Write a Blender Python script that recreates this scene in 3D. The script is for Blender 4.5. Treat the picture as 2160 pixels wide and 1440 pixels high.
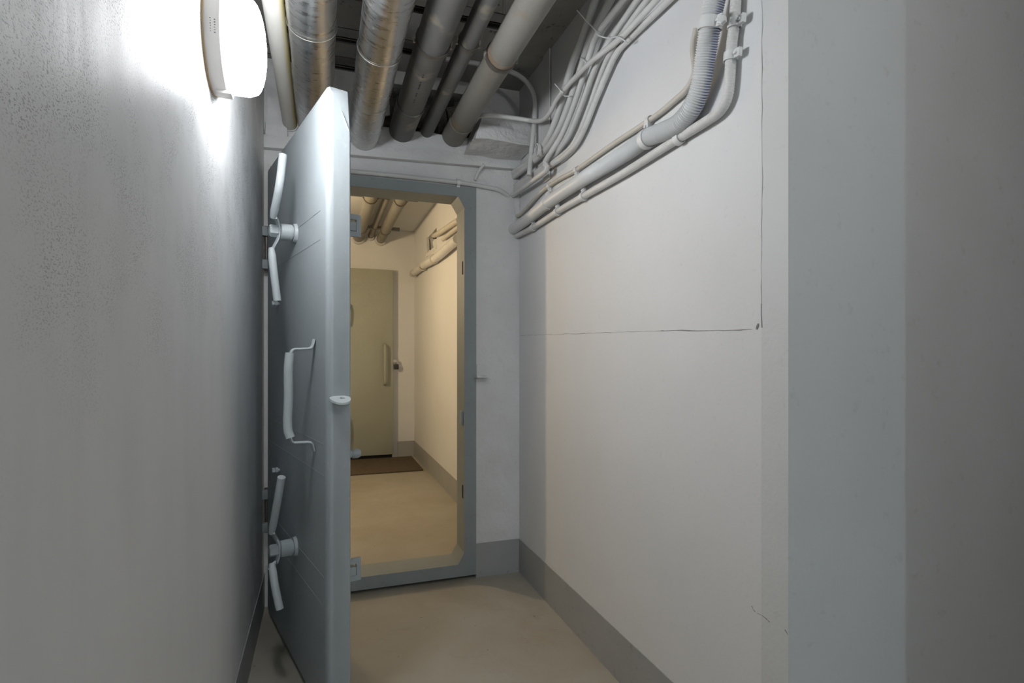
import bpy, bmesh, math, random
from mathutils import Vector, Matrix, noise

# ------------------------------------------------------------------ clear
for o in list(bpy.data.objects):
    bpy.data.objects.remove(o, do_unlink=True)
scene = bpy.context.scene
COL = scene.collection
random.seed(7)

# ------------------------------------------------------------------ camera
F_PX, CX, HZ = 1150.0, 1080.0, 748.0           # focal length / principal column / horizon row of the 2160x1440 frame
YAW = math.atan(400.0 / F_PX)
CAM_H = 1.10
CC, SS = math.cos(YAW), math.sin(YAW)
cam_d = bpy.data.cameras.new('camera')
cam_d.sensor_fit = 'HORIZONTAL'
cam_d.sensor_width = 36.0
cam_d.lens = 36.0 * F_PX / 2160.0
cam_d.shift_y = (HZ - 720.0) / 2160.0
cam_d.clip_start = 0.02
cam = bpy.data.objects.new('camera', cam_d)
COL.objects.link(cam)
cam.location = (0, 0, CAM_H)
cam.rotation_euler = (math.pi / 2, 0, -YAW)
scene.camera = cam

# ------------------------------------------------------------------ world, light levels, exposure
world = bpy.data.worlds.new('world')
scene.world = world
world.use_nodes = True
world.node_tree.nodes['Background'].inputs[0].default_value = (0, 0, 0, 1)
world.node_tree.nodes['Background'].inputs[1].default_value = 0.0
LAMP_COOL = (0.945, 0.97, 1.0, 58.0)          # colour and strength of the plafond in this corridor
LAMP_WARM = (1.0, 0.75, 0.44, 340.0)            # the one in the room behind the steel door
FILL_REAR = (1.0, 0.98, 0.955, 52.0)            # added fill lamp, unseen behind the viewer, to brighten the walls
EDGE_LIGHT_REAR = (0.76, 0.91, 1.0, 3600.0)          # added unseen bulb far behind the viewer, for the wall's soft shadow edge
scene.view_settings.view_transform = 'Standard'
scene.view_settings.look = 'None'
scene.view_settings.gamma = 1.0
scene.view_settings.use_curve_mapping = False
scene.view_settings.exposure = 0.0

# ------------------------------------------------------------------ measured planes (metres, floor at z = 0)
LX, RX = -0.240, 0.944        # left and right wall of the corridor
D, D2 = 2.602, 2.77          # door wall, front and back
CEIL = 2.437
RY = 0.91                    # where the right wall ends
FY = 5.95                    # end wall of the room behind
REAR = -5.0


def ray(u, v):
    a = (u - CX) / F_PX
    return Vector((a * CC + SS, -a * SS + CC, (HZ - v) / F_PX))


def on_x(u, v, X):
    r = ray(u, v); p = r * (X / r.x); p.z += CAM_H
    return p


def on_y(u, v, Y):
    r = ray(u, v); p = r * (Y / r.y); p.z += CAM_H
    return p


def on_z(u, v, Z):
    r = ray(u, v); p = r * ((Z - CAM_H) / r.z); p.z += CAM_H
    return p


def W(u, v, off=0.0):        # a point on the right wall, off metres in front of it
    return on_x(u, v, RX - off)


# ------------------------------------------------------------------ materials
def new_mat(name):
    m = bpy.data.materials.new(name)
    m.use_nodes = True
    nt = m.node_tree
    return m, nt, nt.nodes['Principled BSDF']


def N(nt, kind, **kw):
    n = nt.nodes.new(kind)
    for k, v in kw.items():
        if k.startswith('i_'):
            n.inputs[k[2:].replace('_', ' ')].default_value = v
        else:
            setattr(n, k, v)
    return n


def ramp(nt, fac, p0, p1, c0=(0, 0, 0, 1), c1=(1, 1, 1, 1)):
    r = N(nt, 'ShaderNodeValToRGB')
    r.color_ramp.elements[0].position = p0
    r.color_ramp.elements[1].position = p1
    r.color_ramp.elements[0].color = c0
    r.color_ramp.elements[1].color = c1
    nt.links.new(fac, r.inputs[0])
    return r.outputs[0]


def mixc(nt, fac, a, b):
    m = N(nt, 'ShaderNodeMix', data_type='RGBA')
    if isinstance(fac, float):
        m.inputs[0].default_value = fac
    else:
        nt.links.new(fac, m.inputs[0])
    for s, x in ((6, a), (7, b)):
        if isinstance(x, tuple):
            m.inputs[s].default_value = x
        else:
            nt.links.new(x, m.inputs[s])
    return m.outputs[2]


def mul(nt, a, b):
    m = N(nt, 'ShaderNodeMath', operation='MULTIPLY')
    for i, x in enumerate((a, b)):
        if isinstance(x, (int, float)):
            m.inputs[i].default_value = x
        else:
            nt.links.new(x, m.inputs[i])
    return m.outputs[0]


def coords(nt, scale=(1, 1, 1), kind='Object'):
    tc = N(nt, 'ShaderNodeTexCoord')
    mp = N(nt, 'ShaderNodeMapping')
    mp.inputs['Scale'].default_value = scale
    nt.links.new(tc.outputs[kind], mp.inputs['Vector'])
    return mp.outputs[0]


def noise_tex(nt, co, scale, detail=4.0, rough=0.55, dist=0.0):
    n = N(nt, 'ShaderNodeTexNoise')
    n.inputs['Scale'].default_value = scale
    n.inputs['Detail'].default_value = detail
    n.inputs['Roughness'].default_value = rough
    n.inputs['Distortion'].default_value = dist
    nt.links.new(co, n.inputs['Vector'])
    return n.outputs['Fac']


def rgba(c):
    return (c[0], c[1], c[2], 1.0)


def paint(name, col, col2=None, rough=0.6, bump=0.15, bscale=90.0, big=2.5, big_bump=0.0, speck=None, speck_amt=0.0,
          speck_scale=60.0, metallic=0.0, spec=0.5, stretch=(1, 1, 1), var=0.5, speck_lo=0.62):
    """painted / plastered surface: slow tone drift, small relief, optional specks of dirt"""
    m, nt, b = new_mat(name)
    co = coords(nt, stretch)
    col2 = col2 or tuple(x * 0.9 for x in col)
    c = mixc(nt, ramp(nt, noise_tex(nt, co, big, 5.0), 0.5 - var * 0.4, 0.5 + var * 0.4), rgba(col), rgba(col2))
    if speck:
        f = mul(nt, ramp(nt, noise_tex(nt, co, speck_scale, 3.0, 0.7), speck_lo, speck_lo + 0.10), speck_amt)
        c = mixc(nt, f, c, rgba(speck))
    nt.links.new(c, b.inputs['Base Color'])
    b.inputs['Roughness'].default_value = rough
    b.inputs['Metallic'].default_value = metallic
    b.inputs['Specular IOR Level'].default_value = spec
    if bump or big_bump:
        last = None
        for st, sc, dist in ((big_bump, big * 4.0, 0.02), (bump, bscale, 0.004)):
            if not st:
                continue
            bn = N(nt, 'ShaderNodeBump')
            bn.inputs['Strength'].default_value = st
            bn.inputs['Distance'].default_value = dist
            nt.links.new(noise_tex(nt, co, sc, 4.0), bn.inputs['Height'])
            if last:
                nt.links.new(last, bn.inputs['Normal'])
            last = bn.outputs[0]
        nt.links.new(last, b.inputs['Normal'])
    return m


M = {}
M['white_wall'] = paint('white_wall_paint', (0.735, 0.742, 0.755), (0.69, 0.695, 0.70), 0.62, 0.12, 70, 1.6, 0.03,
                        speck=(0.30, 0.30, 0.29), speck_amt=0.10, speck_scale=55)
M['plaster'] = paint('rough_white_plaster', (0.74, 0.74, 0.745), (0.66, 0.655, 0.645), 0.75, 0.6, 38, 5.0, 0.5,
                     speck=(0.26, 0.25, 0.23), speck_amt=0.30, speck_scale=26, speck_lo=0.66)
M['recess_wall'] = paint('recess_wall_paint', (0.66, 0.68, 0.69), (0.60, 0.61, 0.61), 0.62, 0.25, 80, 1.2, 0.0,
                         speck=(0.22, 0.21, 0.17), speck_amt=0.12, speck_scale=22)
M['grey_band'] = paint('grey_skirting_paint', (0.37, 0.375, 0.375), (0.33, 0.335, 0.332), 0.55, 0.25, 60, 3.0, 0.1,
                       speck=(0.10, 0.09, 0.08), speck_amt=0.3, speck_scale=30)
M['grey_steel'] = paint('blue_grey_steel_paint', (0.375, 0.412, 0.428), (0.34, 0.372, 0.386), 0.48, 0.22, 45, 2.0, 0.05, spec=0.22,
                        speck=(0.60, 0.64, 0.66), speck_amt=0.15, speck_scale=40)
M['grey_frame'] = paint('door_frame_paint', (0.29, 0.322, 0.328), (0.25, 0.275, 0.28), 0.5, 0.3, 50, 3.0, 0.06,
                        speck=(0.10, 0.10, 0.09), speck_amt=0.2, speck_scale=35)
M['lever_paint'] = paint('pale_lever_paint', (0.50, 0.54, 0.55), (0.45, 0.49, 0.50), 0.45, 0.3, 60, 4.0, 0.1)
M['concrete'] = paint('ceiling_concrete', (0.46, 0.45, 0.425), (0.31, 0.30, 0.28), 0.85, 0.7, 40, 3.0, 0.3,
                      speck=(0.05, 0.045, 0.04), speck_amt=0.85, speck_scale=16)
M['dark_hole'] = paint('broken_masonry', (0.16, 0.14, 0.125), (0.07, 0.06, 0.055), 0.95, 0.9, 30, 9.0, 0.8)
M['white_cable'] = paint('white_painted_cable', (0.68, 0.68, 0.67), (0.60, 0.595, 0.58), 0.5, 0.12, 120, 8.0, 0.0,
                         speck=(0.35, 0.30, 0.24), speck_amt=0.18, speck_scale=30)
M['cream_cable'] = paint('cream_painted_conduit', (0.62, 0.59, 0.53), (0.54, 0.51, 0.45), 0.5, 0.12, 120, 8.0, 0.0,
                         speck=(0.35, 0.27, 0.20), speck_amt=0.3, speck_scale=24)
M['clip'] = paint('white_plastic_clip', (0.72, 0.73, 0.73), (0.66, 0.67, 0.67), 0.4, 0.1, 90, 4.0)
M['pvc_grey'] = paint('dusty_grey_pvc', (0.120, 0.121, 0.119), (0.095, 0.092, 0.086), 0.5, 0.15, 140, 3.5, 0.0,
                      speck=(0.28, 0.25, 0.19), speck_amt=0.7, speck_scale=5.5, speck_lo=0.56)
M['pvc_beige'] = paint('stained_grey_beige_pvc', (0.235, 0.229, 0.212), (0.18, 0.166, 0.137), 0.55, 0.2, 140, 3.0, 0.0,
                       speck=(0.22, 0.15, 0.08), speck_amt=0.55, speck_scale=6, speck_lo=0.58)
M['rust'] = paint('galvanised_dark_clamp', (0.18, 0.17, 0.155), (0.11, 0.09, 0.07), 0.5, 0.3, 90, 10, 0.0, metallic=0.6)
M['rust_brown'] = paint('rust_brown_stain', (0.20, 0.13, 0.07), (0.285, 0.275, 0.25), 0.7, 0.2, 90, 9, 0.0, var=0.35)
M['zinc'] = paint('zinc_bolt', (0.55, 0.55, 0.53), (0.40, 0.38, 0.33), 0.38, 0.2, 90, 10, 0.0, metallic=0.8)
M['rail'] = paint('steel_mounting_rail', (0.24, 0.235, 0.22), (0.16, 0.15, 0.14), 0.5, 0.2, 80, 8, 0.0, metallic=0.5)
M['black'] = paint('black_plastic', (0.02, 0.02, 0.022), (0.03, 0.03, 0.03), 0.4, 0.1, 60)
M['crack'] = paint('dark_crack_line', (0.20, 0.20, 0.20), (0.34, 0.34, 0.34), 0.9, 0.2, 80)  # dark grey of the crack and seam lines
M['scuff'] = paint('dark_green_scuff', (0.16, 0.155, 0.12), (0.28, 0.27, 0.23), 0.8, 0.2, 80, 20)
M['far_door'] = paint('far_door_paint', (0.37, 0.385, 0.32), (0.33, 0.34, 0.28), 0.45, 0.25, 45, 2.0, 0.1)
M['coir'] = paint('brown_coir_mat', (0.13, 0.096, 0.062), (0.085, 0.062, 0.04), 0.95, 1.0, 220, 30, 0.3)
M['lamp_base'] = paint('lamp_base_plastic', (0.74, 0.71, 0.68), (0.72, 0.69, 0.66), 0.4, 0.02, 50)
M['amber'] = paint('amber_rim', (0.62, 0.42, 0.20), (0.55, 0.36, 0.16), 0.35, 0.0, 50)
M['gap'] = paint('gap_shade_black', (0.03, 0.028, 0.025), (0.02, 0.02, 0.02), 0.9, 0.1, 50)  # near-black stand-in for the shade in gaps, slots and holes


def floor_mat():
    m, nt, b = new_mat('worn_beige_floor_paint')
    co = coords(nt)
    c = mixc(nt, ramp(nt, noise_tex(nt, co, 1.7, 6.0, 0.6, 0.4), 0.35, 0.68), rgba((0.41, 0.387, 0.333)), rgba((0.34, 0.303, 0.238)))
    c = mixc(nt, mul(nt, ramp(nt, noise_tex(nt, co, 6.5, 5.0, 0.65, 1.2), 0.60, 0.75), 0.35), c, rgba((0.27, 0.21, 0.14)))
    c = mixc(nt, mul(nt, ramp(nt, noise_tex(nt, co, 47, 2.0, 0.5), 0.735, 0.77), 0.7), c, rgba((0.10, 0.085, 0.06)))
    nt.links.new(c, b.inputs['Base Color'])
    nt.links.new(ramp(nt, noise_tex(nt, co, 5.0), 0.3, 0.7, (0.42,) * 3 + (1,), (0.6,) * 3 + (1,)), b.inputs['Roughness'])
    bn = N(nt, 'ShaderNodeBump'); bn.inputs['Strength'].default_value = 0.25; bn.inputs['Distance'].default_value = 0.006
    nt.links.new(noise_tex(nt, co, 22), bn.inputs['Height'])
    nt.links.new(bn.outputs[0], b.inputs['Normal'])
    return m


M['floor'] = floor_mat()


def left_wall_mat():
    m, nt, b = new_mat('grimy_grey_white_plaster')
    co = coords(nt, kind='Object')
    base = mixc(nt, ramp(nt, noise_tex(nt, co, 1.3, 5.0, 0.6), 0.3, 0.7), rgba((0.77, 0.77, 0.775)), rgba((0.71, 0.71, 0.71)))
    co2 = coords(nt, (1, 1.0, 0.22))
    base = mixc(nt, mul(nt, ramp(nt, noise_tex(nt, co2, 9.0, 4.0), 0.45, 0.75), 0.35), base, rgba((0.60, 0.60, 0.605)))
    # soot pits, thick high on the wall and fading out lower down
    sep = N(nt, 'ShaderNodeSeparateXYZ')
    tc = N(nt, 'ShaderNodeTexCoord')
    nt.links.new(tc.outputs['Object'], sep.inputs[0])
    hmask = N(nt, 'ShaderNodeMapRange')
    hmask.inputs['From Min'].default_value = 0.95
    hmask.inputs['From Max'].default_value = 1.60
    nt.links.new(sep.outputs[2], hmask.inputs['Value'])
    patch = ramp(nt, noise_tex(nt, co, 6.0, 6.0, 0.65), 0.42, 0.62)
    pits = ramp(nt, noise_tex(nt, coords(nt, (1, 0.5, 1)), 520, 2.0, 0.6), 0.55, 0.61)
    f = mul(nt, mul(nt, mul(nt, pits, patch), hmask.outputs[0]), 1.0)
    base = mixc(nt, f, base, rgba((0.03, 0.03, 0.035)))
    nt.links.new(base, b.inputs['Base Color'])
    b.inputs['Roughness'].default_value = 0.5
    b1 = N(nt, 'ShaderNodeBump'); b1.inputs['Strength'].default_value = 0.09; b1.inputs['Distance'].default_value = 0.003
    nt.links.new(noise_tex(nt, co, 75, 5.0, 0.6), b1.inputs['Height'])
    b2 = N(nt, 'ShaderNodeBump'); b2.inputs['Strength'].default_value = 0.12; b2.inputs['Distance'].default_value = 0.02
    nt.links.new(noise_tex(nt, co2, 6.0, 3.0), b2.inputs['Height'])
    nt.links.new(b2.outputs[0], b1.inputs['Normal'])
    nt.links.new(b1.outputs[0], b.inputs['Normal'])
    return m


M['left_wall'] = left_wall_mat()


def foil_mat():
    m, nt, b = new_mat('wrinkled_aluminium_foil')
    co = coords(nt, (1, 0.35, 1))
    co3 = coords(nt, (0.6, 2.2, 0.6))
    c = mixc(nt, ramp(nt, noise_tex(nt, co, 5.0, 4.0), 0.35, 0.7), rgba((0.62, 0.62, 0.62)), rgba((0.50, 0.49, 0.47)))
    nt.links.new(c, b.inputs['Base Color'])
    b.inputs['Metallic'].default_value = 1.0
    nt.links.new(ramp(nt, noise_tex(nt, co3, 30, 3.0), 0.3, 0.8, (0.22,) * 3 + (1,), (0.45,) * 3 + (1,)), b.inputs['Roughness'])
    last = None
    for cc, sc, st, dist in ((co3, 7.0, 0.10, 0.01), (co, 16.0, 0.06, 0.01)):
        bn = N(nt, 'ShaderNodeBump'); bn.inputs['Strength'].default_value = st; bn.inputs['Distance'].default_value = dist
        nt.links.new(noise_tex(nt, cc, sc, 2.0, 0.5), bn.inputs['Height'])
        if last:
            nt.links.new(last, bn.inputs['Normal'])
        last = bn.outputs[0]
    nt.links.new(last, b.inputs['Normal'])
    return m


M['foil'] = foil_mat()


def yellow_pipe_mat():
    """white plastic, yellowed along the side turned to the room"""
    m, nt, b = new_mat('yellowed_white_pipe')
    tc = N(nt, 'ShaderNodeTexCoord')
    sep = N(nt, 'ShaderNodeSeparateXYZ')
    nt.links.new(tc.outputs['Object'], sep.inputs[0])
    mr = N(nt, 'ShaderNodeMapRange')
    mr.inputs['From Min'].default_value = 0.014
    mr.inputs['From Max'].default_value = 0.027
    nt.links.new(sep.outputs[0], mr.inputs['Value'])
    co = coords(nt, (1, .3, 1))
    f = mul(nt, mr.outputs[0], ramp(nt, noise_tex(nt, co, 6.0), 0.25, 0.6))
    nt.links.new(mixc(nt, f, rgba((0.62, 0.61, 0.57)), rgba((0.55, 0.44, 0.10))), b.inputs['Base Color'])
    b.inputs['Roughness'].default_value = 0.5
    return m


M['yellow_pipe'] = yellow_pipe_mat()


def corrugated_mat():
    """white overpaint that did not reach the underside grooves of a blue conduit"""
    m, nt, b = new_mat('overpainted_corrugated_conduit')
    at = N(nt, 'ShaderNodeAttribute', attribute_name='bare')
    c = mixc(nt, at.outputs['Fac'], rgba((0.68, 0.69, 0.695)), rgba((0.08, 0.13, 0.34)))
    nt.links.new(c, b.inputs['Base Color'])
    b.inputs['Roughness'].default_value = 0.45
    return m


M['corrugated'] = corrugated_mat()


def lamp_mat(name, c):
    m, nt, b = new_mat(name)
    b.inputs['Base Color'].default_value = (0.9, 0.9, 0.9, 1)
    b.inputs['Emission Color'].default_value = (c[0], c[1], c[2], 1)
    b.inputs['Emission Strength'].default_value = c[3]
    return m


# ------------------------------------------------------------------ mesh helpers
PARENT_LOC = {}


def finish(name, bm, mat, parent=None, smooth=None, local=False):
    """link a bmesh as one object whose origin sits at the middle of its base"""
    bmesh.ops.recalc_face_normals(bm, faces=bm.faces)
    me = bpy.data.meshes.new(name)
    xs = [v.co for v in bm.verts]
    lo = Vector([min(c[i] for c in xs) for i in range(3)])
    hi = Vector([max(c[i] for c in xs) for i in range(3)])
    org = Vector(((lo.x + hi.x) / 2, (lo.y + hi.y) / 2, lo.z))
    if mat in ('left_wall', 'floor'):
        org = Vector((0, 0, 0))
    for v in bm.verts:
        v.co -= org
    bm.to_mesh(me)
    bm.free()
    me.materials.append(M[mat] if isinstance(mat, str) else mat)
    if smooth is not None:
        me.polygons.foreach_set('use_smooth', [True] * len(me.polygons))
        if smooth < 180:
            me.set_sharp_from_angle(angle=math.radians(smooth))
    o = bpy.data.objects.new(name, me)
    COL.objects.link(o)
    o.location = org
    if parent is not None:
        o.parent = parent
        if not local:
            o.location = org - PARENT_LOC[parent.name]
    return o


def anchor(name, loc, label, cat, group=None, kind=None, rotz=0.0):
    o = bpy.data.objects.new(name, None)
    o.empty_display_size = 0.1
    COL.objects.link(o)
    o.location = loc
    o.rotation_euler = (0, 0, rotz)
    PARENT_LOC[o.name] = Vector(loc)
    return tag(o, label, cat, group, kind)


def tag(o, label, cat, group=None, kind=None):
    o['label'] = label
    o['category'] = cat
    if group:
        o['group'] = group
    if kind:
        o['kind'] = kind
    PARENT_LOC.setdefault(o.name, Vector(o.location))
    return o


def struct(o, label, cat):
    return tag(o, label, cat, None, 'structure')


def plabel(o, label):
    o['label'] = label
    return o


def add_box(bm, x0, x1, y0, y1, z0, z1, bevel=0.0):
    r = bmesh.ops.create_cube(bm, size=1.0)
    vs = r['verts']
    for v in vs:
        v.co = Vector((x0 + (v.co.x + .5) * (x1 - x0), y0 + (v.co.y + .5) * (y1 - y0), z0 + (v.co.z + .5) * (z1 - z0)))
    if bevel:
        es = list({e for v in vs for e in v.link_edges})
        bmesh.ops.bevel(bm, geom=es, offset=bevel, segments=2, affect='EDGES', profile=0.6)
    return vs


def box_obj(name, b, mat, parent=None, bevel=0.0, smooth=None, local=False):
    bm = bmesh.new()
    add_box(bm, *b, bevel=bevel)
    return finish(name, bm, mat, parent, smooth, local)


def smooth_path(pts, step=0.012):
    """Catmull-Rom through the points, resampled evenly"""
    pts = [Vector(p) for p in pts]
    if len(pts) == 2:
        n = max(2, int((pts[1] - pts[0]).length / 0.12))
        return [pts[0].lerp(pts[1], i / n) for i in range(n + 1)]
    P = [pts[0] * 2 - pts[1]] + pts + [pts[-1] * 2 - pts[-2]]
    raw = []
    for i in range(1, len(P) - 2):
        p0, p1, p2, p3 = P[i - 1:i + 3]
        k = 14
        for j in range(k):
            t = j / k
            raw.append(0.5 * (2 * p1 + (p2 - p0) * t + (2 * p0 - 5 * p1 + 4 * p2 - p3) * t * t + (3 * p1 - p0 - 3 * p2 + p3) * t ** 3))
    raw.append(pts[-1])
    out = [raw[0]]
    acc = 0.0
    for a, b in zip(raw, raw[1:]):
        acc += (b - a).length
        if acc >= step:
            out.append(b); acc = 0.0
    if (out[-1] - raw[-1]).length > 1e-5:
        out.append(raw[-1])
    return out


def sweep(bm, path, radius, seg=12, cap=True, flat=1.0, up=None):
    """tube along a path; radius may be a function of the ring number"""
    rings = []
    n = len(path)
    tprev = None
    nor = None
    for i, p in enumerate(path):
        t = (path[min(i + 1, n - 1)] - path[max(i - 1, 0)]).normalized()
        if nor is None:
            ref = up or (Vector((0, 0, 1)) if abs(t.z) < 0.9 else Vector((1, 0, 0)))
            nor = (ref - t * ref.dot(t)).normalized()
        else:
            nor = (nor - t * nor.dot(t)).normalized()
        bi = t.cross(nor)
        r = radius(i) if callable(radius) else radius
        ring = []
        for k in range(seg):
            a = 2 * math.pi * k / seg
            ring.append(bm.verts.new(p + nor * (math.cos(a) * r * flat) + bi * (math.sin(a) * r)))
        rings.append(ring)
    for a, b in zip(rings, rings[1:]):
        for k in range(seg):
            bm.faces.new((a[k], a[(k + 1) % seg], b[(k + 1) % seg], b[k]))
    if cap:
        bm.faces.new(list(reversed(rings[0])))
        bm.faces.new(rings[-1])
    return rings


def tube_obj(name, pts, r, mat, parent=None, seg=12, local=False, step=0.012, flat=1.0, up=None):
    bm = bmesh.new()
    sweep(bm, smooth_path(pts, step), r, seg, flat=flat, up=up)
    return finish(name, bm, mat, parent, 50, local)


def lathe(bm, prof, origin, axis, seg=32):
    """turn a profile of (distance along axis, radius)"""
    axis = Vector(axis).normalized()
    ref = Vector((0, 0, 1)) if abs(axis.z) < 0.9 else Vector((1, 0, 0))
    n1 = (ref - axis * ref.dot(axis)).normalized()
    n2 = axis.cross(n1)
    o = Vector(origin)
    rings = []
    for h, r in prof:
        if r <= 1e-6:
            rings.append([bm.verts.new(o + axis * h)])
        else:
            rings.append([bm.verts.new(o + axis * h + n1 * (math.cos(2 * math.pi * k / seg) * r) + n2 * (math.sin(2 * math.pi * k / seg) * r)) for k in range(seg)])
    for a, b in zip(rings, rings[1:]):
        for k in range(seg):
            k2 = (k + 1) % seg
            if len(a) == 1 and len(b) == 1:
                continue
            if len(a) == 1:
                bm.faces.new((a[0], b[k2], b[k]))
            elif len(b) == 1:
                bm.faces.new((a[k], a[k2], b[0]))
            else:
                bm.faces.new((a[k], a[k2], b[k2], b[k]))
    return rings


def lathe_obj(name, prof, origin, axis, mat, parent=None, seg=32, smooth=40, local=False):
    bm = bmesh.new()
    r = lathe(bm, prof, origin, axis, seg)
    for ring in (r[0], r[-1]):
        if len(ring) > 1 and prof[0] != prof[-1]:
            bm.faces.new(ring)
    return finish(name, bm, mat, parent, smooth, local)


def rough_block(name, b, mat, parent=None, amp=0.012, cuts=10, scale=14.0, seed=0.0, taper=None):
    """a hand-plastered lump: subdivided box pushed about by noise"""
    bm = bmesh.new()
    add_box(bm, *b)
    bmesh.ops.subdivide_edges(bm, edges=bm.edges[:], cuts=cuts, use_grid_fill=True)
    for v in bm.verts:
        if taper:
            v.co = taper(v.co)
        q = v.co * scale + Vector((seed, seed * 1.7, seed * .3))
        v.co += Vector((noise.noise(q), noise.noise(q + Vector((9, 3, 1))), noise.noise(q + Vector((2, 8, 5))))) * amp
    return finish(name, bm, mat, parent, 60)


def pierced_wall(name, mat, const, lo, hi, holes, axis, thick0, thick1):
    """wall in a vertical plane with rectangular holes, built as a grid of solid cells.
    axis 'x': the wall runs along x (plane y);  axis 'y': runs along y (plane x)"""
    us = sorted({lo[0], hi[0]} | {h[i] for h in holes for i in (0, 1)})
    zs = sorted({lo[1], hi[1]} | {h[i] for h in holes for i in (2, 3)})
    bm = bmesh.new()
    for u0, u1 in zip(us, us[1:]):
        for z0, z1 in zip(zs, zs[1:]):
            um, zm = (u0 + u1) / 2, (z0 + z1) / 2
            if any(h[0] < um < h[1] and h[2] < zm < h[3] for h in holes):
                continue
            if axis == 'x':
                add_box(bm, u0, u1, thick0, thick1, z0, z1)
            else:
                add_box(bm, thick0, thick1, u0, u1, z0, z1)
    bmesh.ops.remove_doubles(bm, verts=bm.verts, dist=1e-5)
    # drop the inner faces shared by neighbouring cells
    seen = {}
    for f in bm.faces:
        seen.setdefault(frozenset(v.index for v in f.verts), []).append(f)
    bm.verts.index_update()
    seen = {}
    for f in list(bm.faces):
        seen.setdefault(tuple(round(c, 4) for c in f.calc_center_median()), []).append(f)
    dead = [f for fs in seen.values() if len(fs) > 1 for f in fs]
    bmesh.ops.delete(bm, geom=dead, context='FACES_ONLY')
    return finish(name, bm, mat)


# ================================================================== THE SETTING
LX2 = -0.70                  # left wall of the room behind
struct(box_obj('floor', (LX2 - .15, 3.3, REAR - .1, FY + .1, -0.12, 0.0), 'floor'),
       'worn beige painted concrete floor of the corridor', 'floor')
struct(box_obj('ceiling', (LX - .15, 3.3, REAR - .1, D2 - .02, CEIL, CEIL + .12), 'concrete'),
       'stained bare concrete ceiling above the pipes', 'ceiling')
struct(box_obj('wall_left', (LX - .15, LX, REAR, D2, 0, CEIL), 'left_wall'),
       'rough grey-white plaster wall carrying the lit round lamp', 'wall')
SEAM_Y = 0.986
wall_right = struct(box_obj('wall_right', (RX, RX + .16, SEAM_Y, D2, 0, CEIL), 'white_wall'),
                    'smooth white corridor wall carrying the conduits', 'wall')

# side passage that opens to the right where the right wall ends, and the passage behind the viewer
PX, PY, SX = 1.0, -0.18, 3.2  # corner of the two passages behind the viewer, end of the side passage
struct(box_obj('wall_side_passage', (RX, SX, RY, SEAM_Y, 0, CEIL), 'recess_wall'), 'dim grey wall across the right edge of the view', 'wall')
struct(box_obj('wall_side_end', (SX, SX + .1, PY - .1, SEAM_Y, 0, CEIL), 'recess_wall'), 'end wall of the side passage on the right', 'wall')
struct(box_obj('wall_side_front', (PX, SX, PY - .15, PY, 0, CEIL), 'recess_wall'), 'wall of the side passage facing the viewer side', 'wall')
struct(box_obj('wall_rear_right', (PX, PX + .15, REAR, PY - .15, 0, CEIL), 'recess_wall'), 'right wall of the passage behind the viewer', 'wall')
struct(box_obj('wall_rear', (LX, PX, REAR - .1, REAR, 0, CEIL), 'recess_wall'), 'plain wall closing the passage behind the viewer', 'wall')

# door wall: opening for the frame, and the broken hole that the pipes run through
FX0, FX1, FZ0, FZ1 = -0.215, 0.716, 0.018, 1.923
HOLE = (0.235, 0.705, 2.165, 2.375)
wall_back = struct(pierced_wall('wall_back', 'plaster', D, (LX, 0), (RX, CEIL), [(FX0, FX1, 0, FZ1), HOLE], 'x', D, D2),
                   'white plastered wall around the steel door opening', 'wall')
struct(box_obj('gap_filler_1', (FX0, FX1, D + .05, D2, 0, FZ0), 'gap'), 'near-black filler block painting the shade under the raised steel threshold', 'threshold')  # filler stops light under the sill; its near-black stands in for shade

# frame with cut corners
bm = bmesh.new()
IX0, IX1, IZ0, IZ1 = -0.150, 0.656, 0.077, 1.872
cx_, cz_ = 0.032, 0.052
inner = [(IX0 + cx_, IZ0), (IX1 - cx_, IZ0), (IX1, IZ0 + cz_), (IX1, IZ1 - cz_), (IX1 - cx_, IZ1), (IX0 + cx_, IZ1), (IX0, IZ1 - cz_), (IX0, IZ0 + cz_)]
outer = [(IX0 + cx_, FZ0), (IX1 - cx_, FZ0), (FX1, FZ0), (FX1, FZ1), (IX1 - cx_, FZ1), (IX0 + cx_, FZ1), (FX0, FZ1), (FX0, FZ0)]
ring = {}
for tagn, poly in (('i', inner), ('o', outer)):
    for yy in (D - .006, D2 - .02):
        ring[tagn, yy] = [bm.verts.new((x, yy, z)) for x, z in poly]
ya, yb = D - .006, D2 - .02
for i in range(8):
    j = (i + 1) % 8
    bm.faces.new((ring['i', ya][i], ring['i', ya][j], ring['o', ya][j], ring['o', ya][i]))
    bm.faces.new((ring['i', yb][i], ring['o', yb][i], ring['o', yb][j], ring['i', yb][j]))
    bm.faces.new((ring['i', ya][i], ring['i', yb][i], ring['i', yb][j], ring['i', ya][j]))
    bm.faces.new((ring['o', ya][i], ring['o', ya][j], ring['o', yb][j], ring['o', yb][i]))
fr = anchor('door_frame', ((FX0 + FX1) / 2, D, FZ0), 'blue-grey steel door frame with cut corners in the end wall', 'door frame', None, 'structure')
finish('frame_body', bm, 'grey_frame', fr)
for zc, hgt, dark in ((1.529, .032, True), (0.424, .032, True)):
    plabel(box_obj('latch_slot', (IX1 - .0015, IX1 + .001, D + .016, D + .034, zc - hgt, zc + hgt), 'gap', fr), 'dark latch slot')
box_obj('latch_keeper', (IX1 - .012, IX1 + .002, D + .018, D + .045, .755, .822), 'grey_steel', fr, .003)

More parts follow.
